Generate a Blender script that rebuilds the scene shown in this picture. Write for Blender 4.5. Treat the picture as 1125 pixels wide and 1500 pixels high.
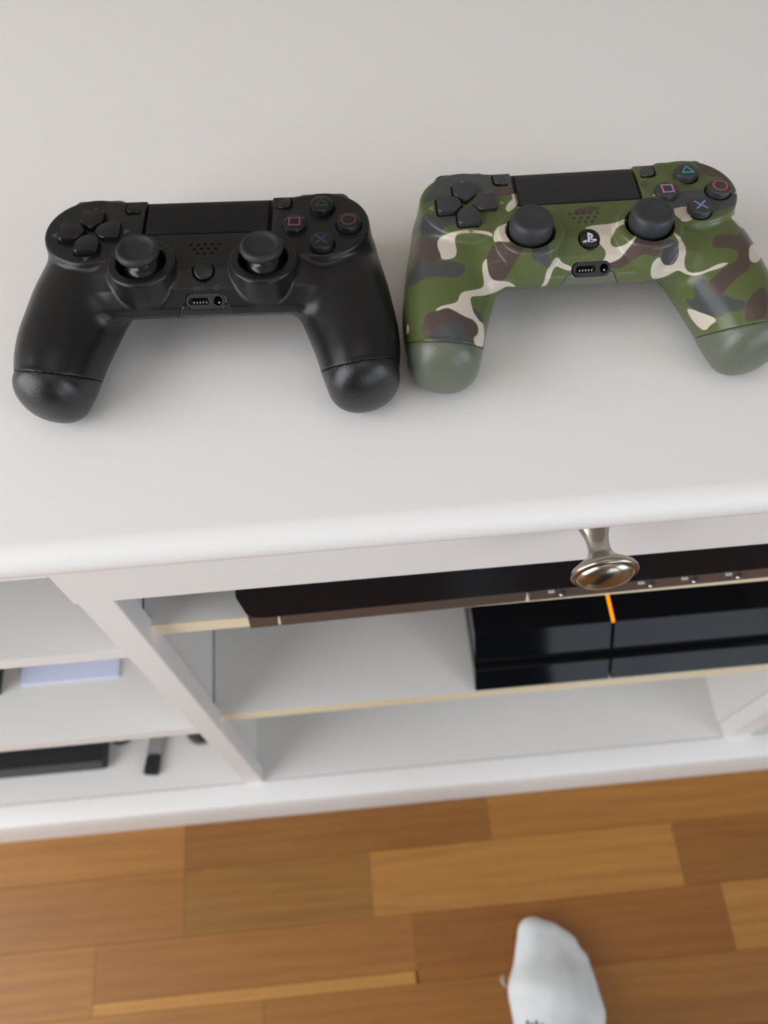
import bpy, bmesh, math, random
import numpy as np
from mathutils import Matrix, Vector

for o in list(bpy.data.objects):
    bpy.data.objects.remove(o, do_unlink=True)
SC = bpy.context.scene
COL = SC.collection
random.seed(4)

# ---------------------------------------------------------------- camera
# phone held above the sideboard, looking steeply down; axes are right / down / forward
CAM_LOC = Vector((0.0, -0.147, 1.166))
CAM_R = [(0.995852164428733, -0.09060987747943847, -0.008265392051301536),
         (-0.08452173592755235, -0.8876444498093817, -0.4527067559451628),
         (0.03368297431048695, 0.45152760804379843, -0.8916211507225728)]
cd = bpy.data.cameras.new('camera'); cam = bpy.data.objects.new('camera', cd); COL.objects.link(cam)
m4 = Matrix.Identity(4)
for i in range(3):
    m4[i][0] = CAM_R[0][i]; m4[i][1] = -CAM_R[1][i]; m4[i][2] = -CAM_R[2][i]; m4[i][3] = CAM_LOC[i]
cam.matrix_world = m4
cd.sensor_fit = 'HORIZONTAL'; cd.sensor_width = 36.0
cd.lens = 36.0 * 1230.0 / 1125.0
cd.clip_start = 0.01; cd.clip_end = 50
cd.dof.use_dof = True; cd.dof.focus_distance = 0.385; cd.dof.aperture_fstop = 11.5
SC.camera = cam

# ---------------------------------------------------------------- world, lights, exposure
SC.view_settings.view_transform = 'Standard'
SC.view_settings.look = 'None'
SC.view_settings.gamma = 1.0
SC.view_settings.use_curve_mapping = False
SC.view_settings.exposure = 0.0
W = bpy.data.worlds.new('sky'); SC.world = W; W.use_nodes = True
bg = W.node_tree.nodes['Background']
bg.inputs['Color'].default_value = (0.75, 0.86, 1.0, 1); bg.inputs['Strength'].default_value = 0.8

def area(name, loc, target, sx, sy, power, color):
    l = bpy.data.lights.new(name, 'AREA'); l.shape = 'RECTANGLE'; l.size = sx; l.size_y = sy
    l.energy = power; l.color = color
    o = bpy.data.objects.new(name, l); COL.objects.link(o); o.location = loc
    o.rotation_euler = (Vector(target) - Vector(loc)).to_track_quat('-Z', 'Y').to_euler()
    return o
# daylight coming in through the two windows of the room (left wall, and the wall behind the photographer), plus two added fills
area('window_light', (-1.38, -0.45, 1.15), (0.3, -0.1, 0.5), 1.5, 2.0, 38, (0.95, 0.97, 1.0))
area('added_window_light', (1.92, -1.20, 1.40), (0.5, 0.0, 0.7), 1.2, 1.5, 20, (0.78, 0.88, 1.0))  # added light, lifts the right of the tabletop and drawer front
area('balcony_door_light', (1.30, -2.95, 1.15), (0.9, 0.0, 0.6), 1.3, 2.0, 15, (0.80, 0.90, 1.0))
area('overhead_fill_light', (0.1, -0.2, 2.45), (0.1, 0.0, 0), 1.0, 0.8, 2, (1.0, 0.90, 0.80))  # added weak warm fill from above, no lamp hangs here

# ---------------------------------------------------------------- helpers
def lin(c):
    return tuple((v / 255 / 12.92) if v / 255 <= 0.04045 else ((v / 255 + 0.055) / 1.055) ** 2.4 for v in c)

def mat(name, rgb, rough=0.5, metal=0.0, spec=0.5, bump=0.0, bscale=400.0, var=0.0, vscale=20.0, emit=None, estr=0.0, coat=0.0):
    m = bpy.data.materials.new(name); m.use_nodes = True
    nt = m.node_tree; b = nt.nodes['Principled BSDF']
    c = lin(rgb) if max(rgb) > 1.0 else rgb
    b.inputs['Base Color'].default_value = (*c, 1)
    b.inputs['Roughness'].default_value = rough; b.inputs['Metallic'].default_value = metal
    b.inputs['Specular IOR Level'].default_value = spec
    b.inputs['Coat Weight'].default_value = coat; b.inputs['Coat Roughness'].default_value = 0.1
    tc = nt.nodes.new('ShaderNodeTexCoord')
    if var:
        n = nt.nodes.new('ShaderNodeTexNoise'); n.inputs['Scale'].default_value = vscale; n.inputs['Detail'].default_value = 4
        nt.links.new(tc.outputs['Object'], n.inputs['Vector'])
        mx = nt.nodes.new('ShaderNodeMix'); mx.data_type = 'RGBA'
        mx.inputs[6].default_value = (*[v * (1 - var) for v in c], 1); mx.inputs[7].default_value = (*[min(1, v * (1 + var)) for v in c], 1)
        nt.links.new(n.outputs['Fac'], mx.inputs[0]); nt.links.new(mx.outputs[2], b.inputs['Base Color'])
    if bump:
        n = nt.nodes.new('ShaderNodeTexNoise'); n.inputs['Scale'].default_value = bscale; n.inputs['Detail'].default_value = 3
        nt.links.new(tc.outputs['Object'], n.inputs['Vector'])
        bp = nt.nodes.new('ShaderNodeBump'); bp.inputs['Strength'].default_value = bump; bp.inputs['Distance'].default_value = 0.0006
        nt.links.new(n.outputs['Fac'], bp.inputs['Height']); nt.links.new(bp.outputs['Normal'], b.inputs['Normal'])
    if emit:
        b.inputs['Emission Color'].default_value = (*lin(emit), 1); b.inputs['Emission Strength'].default_value = estr
    return m

def link(name, me, m, parent=None, loc=(0, 0, 0)):
    o = bpy.data.objects.new(name, me); COL.objects.link(o)
    if m is not None and not me.materials: me.materials.append(m)
    o.location = loc
    if parent: o.parent = parent
    return o

def part(name, bm, m, parent=None, smooth=False, loc=(0, 0, 0), angle=None):
    me = bpy.data.meshes.new(name)
    bmesh.ops.recalc_face_normals(bm, faces=bm.faces)
    bm.to_mesh(me); bm.free()
    if smooth:
        me.polygons.foreach_set('use_smooth', [True] * len(me.polygons))
        if angle is not None: me.set_sharp_from_angle(angle=math.radians(angle))
    return link(name, me, m, parent, loc)

def thing(name, label, cat, loc=(0, 0, 0), group=None):
    o = bpy.data.objects.new(name, None); COL.objects.link(o); o.location = loc
    o.empty_display_size = 0.05
    o['label'] = label; o['category'] = cat
    if group: o['group'] = group
    return o

def tag(o, label, cat):
    o['label'] = label; o['category'] = cat; return o

def struct(o):
    o['kind'] = 'structure'; return o

def box(bm, x0, x1, y0, y1, z0, z1, bev=0.0, seg=2):
    g = bmesh.ops.create_cube(bm, size=1.0)['verts']
    for v in g:
        v.co = Vector(((x0 + x1) / 2 + v.co.x * (x1 - x0), (y0 + y1) / 2 + v.co.y * (y1 - y0), (z0 + z1) / 2 + v.co.z * (z1 - z0)))
    if bev:
        es = list({e for v in g for e in v.link_edges})
        bmesh.ops.bevel(bm, geom=es, offset=bev, segments=seg, affect='EDGES', profile=0.5)
    return bm

def nbox(*a, **k):
    return box(bmesh.new(), *a, **k)

def profile_x(bm, pts, x0, x1):
    """polygon in the YZ plane swept along X"""
    A = [bm.verts.new((x0, y, z)) for y, z in pts]; Bv = [bm.verts.new((x1, y, z)) for y, z in pts]
    n = len(pts)
    bm.faces.new(A); bm.faces.new(Bv[::-1])
    for i in range(n): bm.faces.new((A[i], Bv[i], Bv[(i + 1) % n], A[(i + 1) % n]))
    return bm

def prism(bm, pts, z0, z1, bev=0.0, seg=2):
    """polygon in the XY plane raised from z0 to z1, top rim rounded"""
    A = [bm.verts.new((x, y, z0)) for x, y in pts]; Bv = [bm.verts.new((x, y, z1)) for x, y in pts]
    n = len(pts)
    bm.faces.new(A[::-1]); bm.faces.new(Bv)
    for i in range(n): bm.faces.new((A[i], A[(i + 1) % n], Bv[(i + 1) % n], Bv[i]))
    if bev:
        bm.edges.ensure_lookup_table()
        top = set(Bv); es = [e for e in bm.edges if e.verts[0] in top and e.verts[1] in top]
        bmesh.ops.bevel(bm, geom=es, offset=bev, segments=seg, affect='EDGES', profile=0.5)
    return bm

def lathe(bm, prof, n=40, axis='Z'):
    rings = []
    for r, h in prof:
        if r < 1e-7: rings.append([bm.verts.new((0, 0, h))])
        else: rings.append([bm.verts.new((r * math.cos(2 * math.pi * i / n), r * math.sin(2 * math.pi * i / n), h)) for i in range(n)])
    for a, b in zip(rings, rings[1:]):
        for i in range(n):
            j = (i + 1) % n
            if len(a) == 1 and len(b) == 1: continue
            if len(a) == 1: bm.faces.new((a[0], b[i], b[j]))
            elif len(b) == 1: bm.faces.new((a[i], a[j], b[0]))
            else: bm.faces.new((a[i], a[j], b[j], b[i]))
    return bm

def tube(bm, pts, r, n=8):
    pts = [Vector(p) for p in pts]; rings = []
    up = Vector((0, 0, 1))
    for i, p in enumerate(pts):
        d = (pts[min(i + 1, len(pts) - 1)] - pts[max(i - 1, 0)]).normalized()
        a = d.cross(up)
        if a.length < 1e-4: a = d.cross(Vector((1, 0, 0)))
        a.normalize(); b = d.cross(a)
        rings.append([bm.verts.new(p + r * (math.cos(2 * math.pi * k / n) * a + math.sin(2 * math.pi * k / n) * b)) for k in range(n)])
    for A, B in zip(rings, rings[1:]):
        for k in range(n): bm.faces.new((A[k], A[(k + 1) % n], B[(k + 1) % n], B[k]))
    bm.faces.new(rings[0][::-1]); bm.faces.new(rings[-1])
    return bm

def circle(cx, cy, r, n=28):
    return [(cx + r * math.cos(2 * math.pi * i / n), cy + r * math.sin(2 * math.pi * i / n)) for i in range(n)]

def roundpoly(pts, r, n=4):
    """round the corners of a convex or concave polygon"""
    out = []
    N = len(pts)
    for i in range(N):
        p = Vector(pts[i]).to_2d(); a = Vector(pts[i - 1]).to_2d(); b = Vector(pts[(i + 1) % N]).to_2d()
        da = (a - p); db = (b - p); q = min(r, da.length * 0.45, db.length * 0.45)
        s = p + da.normalized() * q; e = p + db.normalized() * q
        for k in range(n + 1):
            t = k / n
            v = s * (1 - t)**2 + p * 2 * t * (1 - t) + e * t**2
            out.append((v.x, v.y))
    return out

def text_bm(s, size, xform):
    cu = bpy.data.curves.new('lettering', 'FONT'); cu.body = s; cu.size = size; cu.extrude = size * 0.01
    cu.align_x = 'CENTER'; cu.align_y = 'CENTER'
    t = bpy.data.objects.new('lettering', cu); COL.objects.link(t)
    dg = bpy.context.evaluated_depsgraph_get()
    me = bpy.data.meshes.new_from_object(t.evaluated_get(dg))
    bm = bmesh.new(); bm.from_mesh(me)
    bpy.data.objects.remove(t, do_unlink=True); bpy.data.curves.remove(cu); bpy.data.meshes.remove(me)
    bm.transform(xform)
    return bm

def surface_nets(val, org, step):
    """closed quad mesh of the zero level of a sampled distance field"""
    nx, ny, nz = val.shape
    ins = val < 0
    cor = [(i, j, k) for i in (0, 1) for j in (0, 1) for k in (0, 1)]
    cnt = np.zeros((nx - 1, ny - 1, nz - 1), np.int8)
    for i, j, k in cor: cnt += ins[i:nx - 1 + i, j:ny - 1 + j, k:nz - 1 + k]
    act = np.argwhere((cnt > 0) & (cnt < 8))
    idx = np.full(cnt.shape, -1, np.int64); idx[tuple(act.T)] = np.arange(len(act))
    V = np.stack([val[act[:, 0] + i, act[:, 1] + j, act[:, 2] + k] for i, j, k in cor], 1)
    pos = np.zeros((len(act), 3)); num = np.zeros(len(act))
    for a in range(8):
        for b in range(a + 1, 8):
            dv = np.subtract(cor[b], cor[a])
            if np.abs(dv).sum() != 1: continue
            va, vb = V[:, a], V[:, b]; mk = (va < 0) != (vb < 0)
            t = np.where(mk, va / np.where(mk, va - vb, 1), 0)
            p = np.array(cor[a])[None, :] + t[:, None] * dv[None, :]
            pos[mk] += p[mk]; num[mk] += 1
    verts = (act + pos / num[:, None]) * step + np.array(org)
    quads = []
    for ax in range(3):
        sl = [slice(None)] * 3; sh = [slice(None)] * 3
        sl[ax] = slice(0, val.shape[ax] - 1); sh[ax] = slice(1, None)
        a = ins[tuple(sl)]; b = ins[tuple(sh)]
        e = np.argwhere(a != b)
        u, v = [(1, 2), (2, 0), (0, 1)][ax]
        lim = np.array(cnt.shape)
        ok = (e[:, u] > 0) & (e[:, v] > 0) & (e[:, u] < lim[u]) & (e[:, v] < lim[v])
        e = e[ok]
        du = np.zeros(3, int); du[u] = 1; dv = np.zeros(3, int); dv[v] = 1
        q = np.stack([idx[tuple((e - du - dv).T)], idx[tuple((e - dv).T)], idx[tuple(e.T)], idx[tuple((e - du).T)]], 1)
        fl = ~a[tuple(e.T)]
        q[fl] = q[fl][:, ::-1]
        quads.append(q)
    return verts, np.concatenate(quads)

def np_mesh(name, v, q):
    me = bpy.data.meshes.new(name)
    me.vertices.add(len(v)); me.vertices.foreach_set('co', v.astype(np.float32).ravel())
    me.loops.add(len(q) * 4); me.loops.foreach_set('vertex_index', q.astype(np.int32).ravel())
    me.polygons.add(len(q)); me.polygons.foreach_set('loop_start', np.arange(0, len(q) * 4, 4, dtype=np.int32))
    me.update(calc_edges=True); me.validate()
    me.polygons.foreach_set('use_smooth', [True] * len(me.polygons))
    return me

# ---- distance fields (millimetres), numpy only ----
def smin(a, b, k):
    h = np.clip(0.5 + 0.5 * (b - a) / k, 0, 1)
    return b + (a - b) * h - k * h * (1 - h)

def rbox(x, y, z, c, h, r):
    qx = np.abs(x - c[0]) - (h[0] - r); qy = np.abs(y - c[1]) - (h[1] - r); qz = np.abs(z - c[2]) - (h[2] - r)
    return np.minimum(np.maximum(qx, np.maximum(qy, qz)), 0) + np.sqrt(np.maximum(qx, 0)**2 + np.maximum(qy, 0)**2 + np.maximum(qz, 0)**2) - r

def rcyl(rad, z, R, zc, hz, r):
    qx = rad - (R - r); qz = np.abs(z - zc) - (hz - r)
    return np.minimum(np.maximum(qx, qz), 0) + np.sqrt(np.maximum(qx, 0)**2 + np.maximum(qz, 0)**2) - r

def poly2(u, v, P):
    """signed distance to a closed polygon, negative inside"""
    P = np.asarray(P, float); d = np.full(u.shape, 1e18); s = np.zeros(u.shape, bool)
    for a, b in zip(P, np.roll(P, -1, 0)):
        e = b - a; wu = u - a[0]; wv = v - a[1]
        t = np.clip((wu * e[0] + wv * e[1]) / (e @ e + 1e-12), 0, 1)
        d = np.minimum(d, (wu - e[0] * t)**2 + (wv - e[1] * t)**2)
        cond = (a[1] > v) != (b[1] > v)
        xs = a[0] + (v - a[1]) * (e[0] / (e[1] if abs(e[1]) > 1e-12 else 1e-12))
        s ^= cond & (u < xs)
    d = np.sqrt(d)
    return np.where(s, -d, d)

SLAB = [(20, -0.6), (-2, -0.2), (-22, -1.6), (-30, -5.0), (-34.8, -10.6), (-35.2, -14), (-32.5, -18), (-26, -23), (-15, -28), (18, -30), (22, -22), (22, -4)]
# handle axis: distance along it, centre x y z, half width, half height
GA = np.array([(0, 50.5, -1.0, -20.3, 23.0, 17.6), (22, 57.6, -22.5, -21.9, 20.7, 18.5), (45, 63.2, -44.5, -25.2, 18.6, 19.3), (56, 64.6, -55.2, -27.3, 17.3, 19.3), (63, 65.2, -62.2, -28.4, 15.6, 17.8)], float)
GU = np.array([14.5, -61.2, -8.3]); GL = float(np.sqrt(GU @ GU)); GU = GU / GL
def _spline(t):
    """smooth lookup table through the handle stations"""
    ts = np.linspace(0, 63, 253); out = []
    for k in range(1, 6):
        y = np.interp(ts, GA[:, 0], GA[:, k])
        for _ in range(3):
            yp = np.pad(y, 12, mode='reflect', reflect_type='odd'); y = np.convolve(yp, np.ones(25) / 25, 'valid')
        out.append(y)
    return [np.interp(t, ts, o) for o in out]

GX_ = np.array([1.0, 0, 0]) - GU * GU[0]; GX_ = GX_ / np.sqrt(GX_ @ GX_); GZ_ = np.cross(GX_, GU); GZ_ = GZ_ * np.sign(GZ_[2])

def grips(X, y, z):
    traw = ((X - 50.5) * GU[0] + (y + 1.0) * GU[1] + (z + 20.3) * GU[2]) * (63 / GL)
    t = np.clip(traw, 0, 63)
    cx, cy, cz, rx, rz = _spline(t)
    a = (X - cx) * GX_[0] + (y - cy) * GX_[1] + (z - cz) * GX_[2]
    b = (X - cx) * GZ_[0] + (y - cy) * GZ_[1] + (z - cz) * GZ_[2]
    c = (traw - t) * (GL / 63); rc = np.where(traw > 30, 11.5, 23.0)
    k = (np.abs(a / rx)**2.15 + np.abs(b / rz)**2.15 + np.abs(c / rc)**2.15)**(1 / 2.15)
    return (k - 1) * np.minimum(rx, rz)

def body(x, y, z):
    X = np.abs(x)
    d = grips(X, y, z)
    p = poly2(y, z, SLAB)
    q = -smin(-p, 46 - X, 9.0)
    d = smin(d, q - 0.6, 6.0)
    pr = np.hypot(X - 49.6, y - 2.4)
    d = smin(d, rcyl(pr, z, 20.4 + np.clip(-z, 0, 18) * 0.12, -17, 17, 1.3), 2.2)
    wr = np.hypot(X - 25.4, y + 20.8)
    R = 14.2 + np.clip(2.8 - z, 0, 9) * 0.09
    w = rcyl(wr, z, R, -5.7, 8.5, 1.1)
    d = smin(d, w, 1.2)
    d = np.maximum(d, -np.maximum(wr - 10.0 - np.clip(z, -2, 4) * 0.15, -6.0 - z))
    return d

def rear_field(x, y, z):
    """negative in the rear shell (grip ends, underside), positive in the front shell"""
    X = np.abs(x)
    zs = -9.6 - 9.4 * np.clip((X - 9.5) / 5, 0, 1) - 14.0 * np.clip((X - 30) / 10, 0, 1)
    a = z - zs
    b = (y + 66.0) - (X - 58) * 0.16 + (z + 14) * 0.72
    return np.minimum(a, b * 0.8)
# ---- end of distance fields ----


# ---------------------------------------------------------------- materials
M = {}
M['paint'] = mat('white_paint', (0.77, 0.745, 0.72), 0.42, spec=0.4, bump=0.05, bscale=900)
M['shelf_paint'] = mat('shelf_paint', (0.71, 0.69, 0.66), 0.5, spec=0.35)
M['edge'] = mat('cream_shelf_edge', (0.80, 0.70, 0.50), 0.5, spec=0.35)
M['wall_dark'] = mat('taupe_wall_paint', (0.31, 0.275, 0.235), 0.9, spec=0.1, bump=0.1, bscale=300)
M['wall'] = mat('wall_paint', (0.52, 0.45, 0.37), 0.9, spec=0.1, bump=0.1, bscale=300)
M['ceiling'] = mat('ceiling_paint', (0.70, 0.68, 0.65), 0.9, spec=0.1)
M['nickel'] = mat('aged_nickel', (0.40, 0.365, 0.31), 0.22, metal=1.0, var=0.25, vscale=120)
M['gloss'] = mat('black_gloss', (0.004, 0.0045, 0.006), 0.10, spec=0.22)
M['satin_black'] = mat('black_satin', (0.012, 0.012, 0.014), 0.45, spec=0.4)
M['void'] = mat('dark_gap', (0.003, 0.003, 0.003), 0.9, spec=0.1)
M['bronze'] = mat('bronze_trim', (0.115, 0.085, 0.068), 0.38, metal=0.35, spec=0.5)
M['print'] = mat('pale_print', (0.62, 0.60, 0.58), 0.6)
M['pearl'] = mat('silver_glint', (0.85, 0.85, 0.88), 0.18, metal=0.9)
M['amber'] = mat('amber_light', (1.0, 0.35, 0.02), 0.4, emit=(255, 140, 8), estr=1.5)
M['grey_plastic'] = mat('grey_plastic', (0.25, 0.245, 0.24), 0.4)
M['paper'] = mat('lavender_paper', (0.64, 0.68, 0.88), 0.6, var=0.04, vscale=60)
M['paper2'] = mat('pale_paper', (0.68, 0.71, 0.82), 0.6)

def wood():
    m = bpy.data.materials.new('oak_parquet'); m.use_nodes = True
    nt = m.node_tree; N = nt.nodes; Lk = nt.links.new; b = N['Principled BSDF']
    oi = N.new('ShaderNodeObjectInfo'); tc = N.new('ShaderNodeTexCoord')
    ad = N.new('ShaderNodeVectorMath'); ad.operation = 'ADD'
    sc = N.new('ShaderNodeVectorMath'); sc.operation = 'MULTIPLY'; sc.inputs[1].default_value = (37, 23, 11)
    cb = N.new('ShaderNodeCombineXYZ')
    for i in range(3): Lk(oi.outputs['Random'], cb.inputs[i])
    Lk(cb.outputs[0], sc.inputs[0]); Lk(sc.outputs[0], ad.inputs[1]); Lk(tc.outputs['Object'], ad.inputs[0])
    mp = N.new('ShaderNodeMapping'); mp.inputs['Scale'].default_value = (1.0, 9.0, 1.0); Lk(ad.outputs[0], mp.inputs[0])
    n1 = N.new('ShaderNodeTexNoise'); n1.inputs['Scale'].default_value = 7; n1.inputs['Detail'].default_value = 6; n1.inputs['Distortion'].default_value = 0.9
    Lk(mp.outputs[0], n1.inputs['Vector'])
    wv = N.new('ShaderNodeTexWave'); wv.bands_direction = 'Y'; wv.inputs['Scale'].default_value = 2.2; wv.inputs['Distortion'].default_value = 9; wv.inputs['Detail'].default_value = 3; wv.inputs['Detail Scale'].default_value = 0.8
    Lk(mp.outputs[0], wv.inputs['Vector'])
    av = N.new('ShaderNodeMath'); av.operation = 'MULTIPLY_ADD'; av.inputs[1].default_value = 0.22
    Lk(wv.outputs['Fac'], av.inputs[0]); Lk(n1.outputs['Fac'], av.inputs[2])
    rp = N.new('ShaderNodeValToRGB')
    rp.color_ramp.elements[0].position = 0.36; rp.color_ramp.elements[0].color = (0.86, 0.83, 0.79, 1)
    rp.color_ramp.elements[1].position = 0.80; rp.color_ramp.elements[1].color = (1.05, 1.05, 1.05, 1)
    Lk(av.outputs[0], rp.inputs[0])
    mx = N.new('ShaderNodeMix'); mx.data_type = 'RGBA'; mx.blend_type = 'MULTIPLY'; mx.inputs[0].default_value = 1.0
    Lk(oi.outputs['Color'], mx.inputs[6]); Lk(rp.outputs[0], mx.inputs[7])
    Lk(mx.outputs[2], b.inputs['Base Color'])
    b.inputs['Roughness'].default_value = 0.42; b.inputs['Specular IOR Level'].default_value = 0.4
    bp = N.new('ShaderNodeBump'); bp.inputs['Strength'].default_value = 0.12; bp.inputs['Distance'].default_value = 0.0008
    Lk(n1.outputs['Fac'], bp.inputs['Height']); Lk(bp.outputs['Normal'], b.inputs['Normal'])
    return m
M['wood'] = wood()

# ---------------------------------------------------------------- the setting
RX0, RX1, RY0, RY1, RZ = -1.45, 2.0, -3.1, 0.445, 2.5
floor = struct(part('floor', nbox(RX0, RX1, RY0, RY1, -0.04, -0.013), M['wood']))
floor.color = (0.26, 0.145, 0.058, 1)
OAK = {'mid': (0.288, 0.116, 0.0205), 'light': (0.365, 0.162, 0.0312), 'dark': (0.241, 0.096, 0.0162), 'red': (0.249, 0.091, 0.0148), 'olive': (0.254, 0.113, 0.0180), 'pale': (0.418, 0.196, 0.0400), 'gold': (0.318, 0.135, 0.0246)}
PW = 0.0765
plank_cache = {}
def plank(x0, x1, y1, tone, w=PW):
    key = (round(x1 - x0, 4), round(w, 4))
    if key not in plank_cache:
        p = part('plank', nbox(0.0001, x1 - x0 - 0.0001, -w + 0.0001, -0.0001, -0.013, 0, bev=0.0003, seg=1), M['wood'], floor)
        plank_cache[key] = p.data
    else:
        p = link('plank', plank_cache[key], None, floor)
    p.location = (x0, y1, 0)
    c = OAK[tone]; k = random.uniform(0.96, 1.04)
    p.color = (c[0] * k, c[1] * k, c[2] * k, 1)
seen = {0: [(-1.05, -0.64, 'mid'), (-0.64, -0.257, 'gold'), (-0.257, 0.1405, 'dark'), (0.1405, 0.52, 'gold'), (0.52, 0.93, 'mid')],
        1: [(-0.66, -0.257, 'mid'), (-0.257, -0.0197, 'olive'), (-0.0197, 0.376, 'light'), (0.376, 0.78, 'dark')],
        2: [(-0.77, -0.365, 'gold'), (-0.365, 0.028, 'mid'), (0.028, 0.421, 'red'), (0.421, 0.82, 'light')],
        3: [(-0.55, -0.16, 'gold'), (-0.16, 0.235, 'mid'), (0.235, 0.63, 'mid')]}
for r in range(-5, 19):
    y1 = 0.031 - PW * r
    x = -0.2 - random.random() * 0.4
    row = seen.get(r) or [(x, x + 0.39, random.choice(('mid', 'gold', 'light', 'olive')))]
    for a, b, t in row:
        if r == 2 and a == -0.365:      # a narrow pale strip lies along the near side of this plank
            plank(a, b, y1, t, PW - 0.0135)
            plank(a, b - 0.0025, y1 - PW + 0.0135, 'pale', 0.0135)
        else: plank(a, b, y1, t)
    x = row[0][0]
    while x > -1.4:
        l = random.choice((0.39, 0.39, 0.31)); plank(x - l, x, y1, random.choice(('mid', 'gold', 'light', 'olive'))); x -= l
    x = row[-1][1]
    while x < 1.6:
        l = random.choice((0.39, 0.39, 0.31)); plank(x, x + l, y1, random.choice(('mid', 'gold', 'dark', 'olive', 'light'))); x += l

T = 0.12
struct(part('wall_back', nbox(RX0 - T, RX1 + T, RY1, RY1 + T, -0.04, RZ), M['wall_dark']))
struct(part('ceiling', nbox(RX0 - T, RX1 + T, RY0 - T, RY1 + T, RZ, RZ + T), M['ceiling']))
def holed(name, fixed, a0, a1, h0, h1, z0, z1, axis):
    bm = bmesh.new()
    for p, q, r_, s_ in ((a0, h0, -0.04, RZ), (h1, a1, -0.04, RZ), (h0, h1, -0.04, z0), (h0, h1, z1, RZ)):
        if axis == 'x': box(bm, fixed[0], fixed[1], p, q, r_, s_)
        else: box(bm, p, q, fixed[0], fixed[1], r_, s_)
    return struct(part(name, bm, M['wall']))
holed('wall_right', (RX1, RX1 + T), RY0, RY1, -1.85, -0.55, 0.6, 2.2, 'x')
holed('wall_left', (RX0 - T, RX0), RY0, RY1, -1.22, 0.38, 0.1, 2.2, 'x')
holed('wall_front', (RY0 - T, RY0), RX0 - T, RX1 + T, 0.6, 1.98, 0.12, 2.2, 'y')
def window(name, axis, f, a0, a1, z0, z1):
    bm = bmesh.new(); t = 0.05
    for p, q, r_, s_ in ((a0, a1, z0, z0 + t), (a0, a1, z1 - t, z1), (a0, a0 + t, z0 + t, z1 - t), (a1 - t, a1, z0 + t, z1 - t), ((a0 + a1) / 2 - t / 2, (a0 + a1) / 2 + t / 2, z0 + t, z1 - t)):
        if axis == 'x': box(bm, f - 0.09, f - 0.03, p, q, r_, s_)
        else: box(bm, p, q, f - 0.09, f - 0.03, r_, s_)
    return struct(part(name, bm, M['paint']))
window('window_1', 'x', RX0, -1.22, 0.38, 0.1, 2.2)
window('added_window', 'x', RX1 + T, -1.85, -0.55, 0.6, 2.2)  # unseen window added to go with the right-hand fill light
window('window_2', 'y', RY0, 0.6, 1.98, 0.12, 2.2)

# ---------------------------------------------------------------- the sideboard
H = 0.857
sb = thing('sideboard', 'white painted wooden sideboard with open shelves and a knobbed drawer', 'sideboard', (0.14, 0.21, 0))
def sbp(name, bm, m, p=None, **k):
    o = part(name, bm, m, None, **k)
    par = p or sb
    o.parent = par
    o.matrix_parent_inverse = Matrix.Translation(-Vector(sb.location)) if par is sb else Matrix.Identity(4)
    return o
CX0, CX1, CY1 = -0.79, 1.07, 0.437
# top board: flat top, small step, then a rounded nose with a shallow cove below
prof = [(CY1, H), (0.0100, H), (0.0085, H - 0.0003), (0.0055, H - 0.0011), (0.0028, H - 0.0032), (0.0008, H - 0.0065), (0.0, H - 0.0105),
        (0.0006, H - 0.0145), (0.0025, H - 0.0175), (0.006, H - 0.0195), (0.012, H - 0.021), (0.022, H - 0.025), (0.030, H - 0.030), (CY1, H - 0.030)]
sbp('top_board', profile_x(bmesh.new(), prof, CX0 - 0.025, CX1 + 0.025), M['paint'], smooth=True, angle=25)
ZB = 0.098     # bottom board
sbp('plinth', profile_x(bmesh.new(), [(0.0385, ZB), (0.017, ZB - 0.001), (0.0135, ZB - 0.003), (0.0115, ZB - 0.008), (0.0108, 0.06), (0.009, 0.045), (0.009, 0.0), (0.030, 0.0), (0.0385, 0.06)], CX0, CX1), M['paint'], smooth=True, angle=30)
sbp('bottom_board', nbox(CX0, CX1, 0.0392, CY1 - 0.008, ZB - 0.02, ZB - 0.0003), M['shelf_paint'])
sbp('back_panel', nbox(CX0, CX1, CY1 - 0.007, CY1, 0.06, H - 0.03), M['shelf_paint'])
for x0, x1 in ((CX0, CX0 + 0.02), (CX1 - 0.02, CX1)):
    sbp('side_panel', nbox(x0, x1, 0.04, CY1 - 0.007, 0.0, H - 0.03, bev=0.001), M['paint'])
for x0, x1 in ((-0.160, -0.1475), (0.4315, 0.447)):
    sbp('divider', nbox(x0, x1, 0.0560, CY1 - 0.007, ZB, H - 0.03), M['shelf_paint'])
for x0, x1 in ((-0.1622, -0.1412), (0.434, 0.468), (CX0, CX0 + 0.022), (CX1 - 0.022, CX1)):
    sbp('stile', nbox(x0, x1, 0.038, 0.056, ZB, 0.7557 if x0 > CX0 + 0.5 and x1 < CX1 - .3 else H - 0.03, bev=0.0008, seg=1), M['paint'])
sbp('front_rail', nbox(CX0 + 0.022, -0.1640, 0.0385, 0.056, 0.7557, H - 0.03, bev=0.0008, seg=1), M['paint'])
sbp('front_rail', nbox(0.470, CX1 - 0.022, 0.0385, 0.056, 0.7557, H - 0.03, bev=0.0008, seg=1), M['paint'])
dr = sbp('drawer', nbox(-0.1637, 0.4695, 0.0372, 0.0555, 0.7192, H - 0.0305, bev=0.0009, seg=1), M['paint'])
sbp('drawer_box', nbox(-0.14, 0.425, 0.0556, 0.36, 0.724, 0.815), M['shelf_paint'], dr)
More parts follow.
